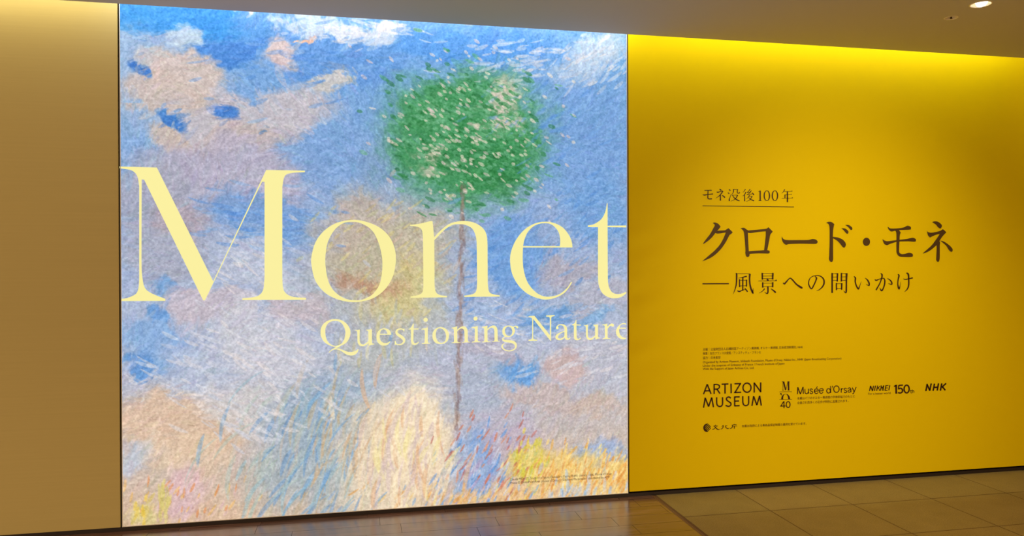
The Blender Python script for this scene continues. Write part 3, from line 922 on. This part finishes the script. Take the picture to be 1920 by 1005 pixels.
Y(Glyph('Q').line(8, (182, 108, 182, 268), (236, 262, 276, 108)).line(25, (194, 106, 234, 266)).line(28, (288, 104, 288, 268)).line(7, (160, 106, 190, 106), (165, 268, 200, 268), (265, 106, 305, 105), (268, 268, 308, 268), (115, 300, 350, 294), (115, 443, 350, 437))
  .oval(142, 335, 14, 14).rib('153,340,12 156,355,9 150,370,4')
  .poly('148,440! 160,385 195,345 232,335 270,345 305,385 318,438! 282,438! 275,390 255,350 230,342 205,352 188,395 186,440!')
  .line(17, (196, 480, 140, 572), (132, 568, 228, 563), (202, 475, 202, 606)).oval(280, 538, 46, 65, 28, 46), 'monogram', M_ink2)
W_ = ',15'
Y(Glyph('Q').line(17, (455, 342, 463, 210), (463, 212, 510, 340), (510, 340, 562, 205), (561, 205, 566, 334))
  .line(15, (662, 240, 664, 332), (775, 285, 850, 281), (868, 281, 942, 277), (812, 226, 832, 198), (1081, 186, 1083, 321), (1280, 232, 1280, 313), (1462, 244, 1465, 306))
  .rib('597,244,15! 599,305,15 612,328,15 638,330,15 662,302,15', '742,262,14 720,243,15 694,252,15 700,278,15 735,294,15 742,318,15 715,334,15 688,312,14', '848,283,14 843,252,15 812,241,15 782,257,15 776,290,15 792,323,15 822,329,15 848,306,14',
       '941,279,14 936,248,15 905,237,15 875,253,15 869,286,15 885,319,15 915,325,15 941,302,14', '1281,268,12 1292,244,15 1318,236,15', '1382,246,14 1360,228,15 1336,238,15 1342,262,15 1374,278,15 1382,300,15 1358,315,15 1330,296,14',
       '1405,246,14 1418,226,15 1446,224,15 1463,248,15', '1463,258,14 1430,264,15 1408,284,15 1426,308,15 1463,288,14', '1488,216,15! 1525,300,15!', '1562,208,14! 1524,302,15 1510,328,15 1492,330,14')
  .oval(1042, 279, 43, 50, 27, 34).oval(1190, 247, 60, 70, 43, 53).oval(1114, 192, 9, 9).rib('1120,192,10 1120,210,9 1106,228,5'), 'museum_name', M_ink2)
N_ = Glyph('N')
N_.line(19, (205, 332, 225, 236), (225, 236, 262, 332), (262, 332, 282, 234), (298, 330, 318, 232), (340, 328, 360, 230), (455, 326, 475, 226), (412, 326, 432, 228), (496, 324, 516, 226), (568, 320, 590, 224))
N_.line(14, (412, 234, 355, 285), (375, 268, 396, 328), (480, 230, 430, 280), (447, 268, 466, 326), (505, 232, 562, 228), (500, 276, 552, 273), (490, 320, 545, 318))
Y(N_, 'sponsor_wordmark', M_ink2)
Y(Glyph('N').line(34, (708, 216, 708, 382)).line(24, (668, 248, 708, 224), (762, 226, 836, 222), (758, 222, 752, 300)).rib('752,296,24 795,280,26 825,310,28 820,350,28 785,370,26 742,362,24').oval(905, 295, 62, 86, 34, 60)
  .line(10, (985, 312, 985, 368), (972, 326, 1002, 324), (1014, 305, 1014, 372)).rib('985,360,10 992,372,10 1002,370,10', '1014,340,9 1028,325,10 1042,335,10 1042,370,10'), 'anniversary_mark', M_ink2)
Y(Glyph('N').line(28, (1270, 322, 1292, 208), (1290, 212, 1342, 318), (1342, 318, 1366, 202), (1406, 318, 1428, 205), (1482, 314, 1504, 200), (1418, 266, 1490, 260), (1543, 316, 1566, 200), (1640, 196, 1566, 264), (1580, 252, 1626, 310))
  .oval(1270, 322, 14, 14).oval(1292, 208, 14, 14).oval(1342, 318, 14, 14).oval(1366, 202, 14, 14).oval(1406, 318, 14, 14).oval(1428, 205, 14, 14).oval(1482, 314, 14, 14).oval(1504, 200, 14, 14).oval(1543, 316, 14, 14).oval(1566, 200, 14, 14).oval(1640, 196, 14, 14).oval(1626, 310, 14, 14), 'broadcaster_wordmark', M_ink2)
Y(Glyph('O').poly('290,240! 215,262 165,320 150,385 170,455 215,505 285,520! 305,508! 240,460 212,400 212,340 240,290 305,250!')
  .line(17, (290, 255, 392, 345), (262, 280, 390, 402), (235, 318, 352, 442), (214, 362, 315, 478), (212, 418, 290, 500), (208, 350, 275, 272), (208, 402, 312, 280), (222, 448, 350, 308), (250, 480, 385, 335), (285, 508, 395, 392)), 'emblem', M_ink2)
Y(Glyph('O').rib('545,283,14 552,312,16', '485,326,26 540,318,18 622,325,22', '578,330,14 545,380,18 495,422,20 440,430,16', '508,330,12 560,385,24 625,436,28 685,430,14', '800,298,18 772,325,18 748,342,8', '800,305,18 800,350,24 770,400,22 722,428,12', '925,300,20 895,325,14', '872,305,20 880,360,22 920,400,24 952,410,20 1000,385,6',
                 '1160,260,18! 1160,290,18!', '1080,300,12 1130,286,16 1230,278,20', '1100,292,20 1100,350,24 1060,395,22 1015,410,8', '1105,325,14! 1245,320,18!', '1165,322,28! 1160,412,22!'), 'agency_name', M_ink2)

# ------------------------------------------------------------------ fittings in the ceiling
M_ring = mat('cream_enamel', (.92, .86, .70), .3)
M_cup = mat('satin_reflector', (.70, .62, .44), .35, 0)
M_lens = mat('lit_lamp_lens', (.9, .9, .9), .3, emit=(1, .93, .84), estr=3)
for i, (x, y, r) in enumerate(DL):
    t = thing('ceiling_spotlight', (x, y, H), ('lit recessed spotlight with cream rim, far right of the ceiling' if i == 0 else
                                               'lit recessed spotlight at the top edge of the view, left of the other spotlight'), 'ceiling light', 'recessed ceiling spotlights')
    lathe('rim', [(r - .002, .006), (r - .002, -.001), (r + .002, -.0025), (r + .005, -.0015), (r + .006, 0)], M_ring, t)
    lathe("reflector", [(r - .003, .003), (r - .004, .016), (r - .010, .030), (.030, .05)], M_cup, t)
    tilt = (math.radians(-22), math.radians(8 if i else -6), 0)
    lathe('lamp', [(.0005, -.015), (.014, -.013), (.025, -.008), (.031, -.001), (.032, .010), (.032, .042), (.001, .046)], M_lens, t, (-.004, -.016, .000), rot=tilt)
x, y, r = SP
t = thing('ceiling_sprinkler', (x, y, H), 'small recessed sprinkler with dark centre between the spotlight and the yellow wall', 'sprinkler')
lathe('rosette', [(r - .002, .004), (r - .002, -.001), (r + .001, -.002), (r + .003, -.001), (r + .004, 0)], M_ring, t)
lathe('cup', [(r - .003, .001), (r - .005, .010), (r - .008, .016), (.012, .018)], mat('cream_cup', (.85, .78, .6), .3), t)
lathe('nozzle', [(.0005, -.005), (.007, -.005), (.0075, -.002), (.005, .000), (.005, .006), (.009, .010), (.012, .018)], mat('dark_brass', (.05, .028, .012), .4, .5), t)['label'] = 'dark brass nozzle'
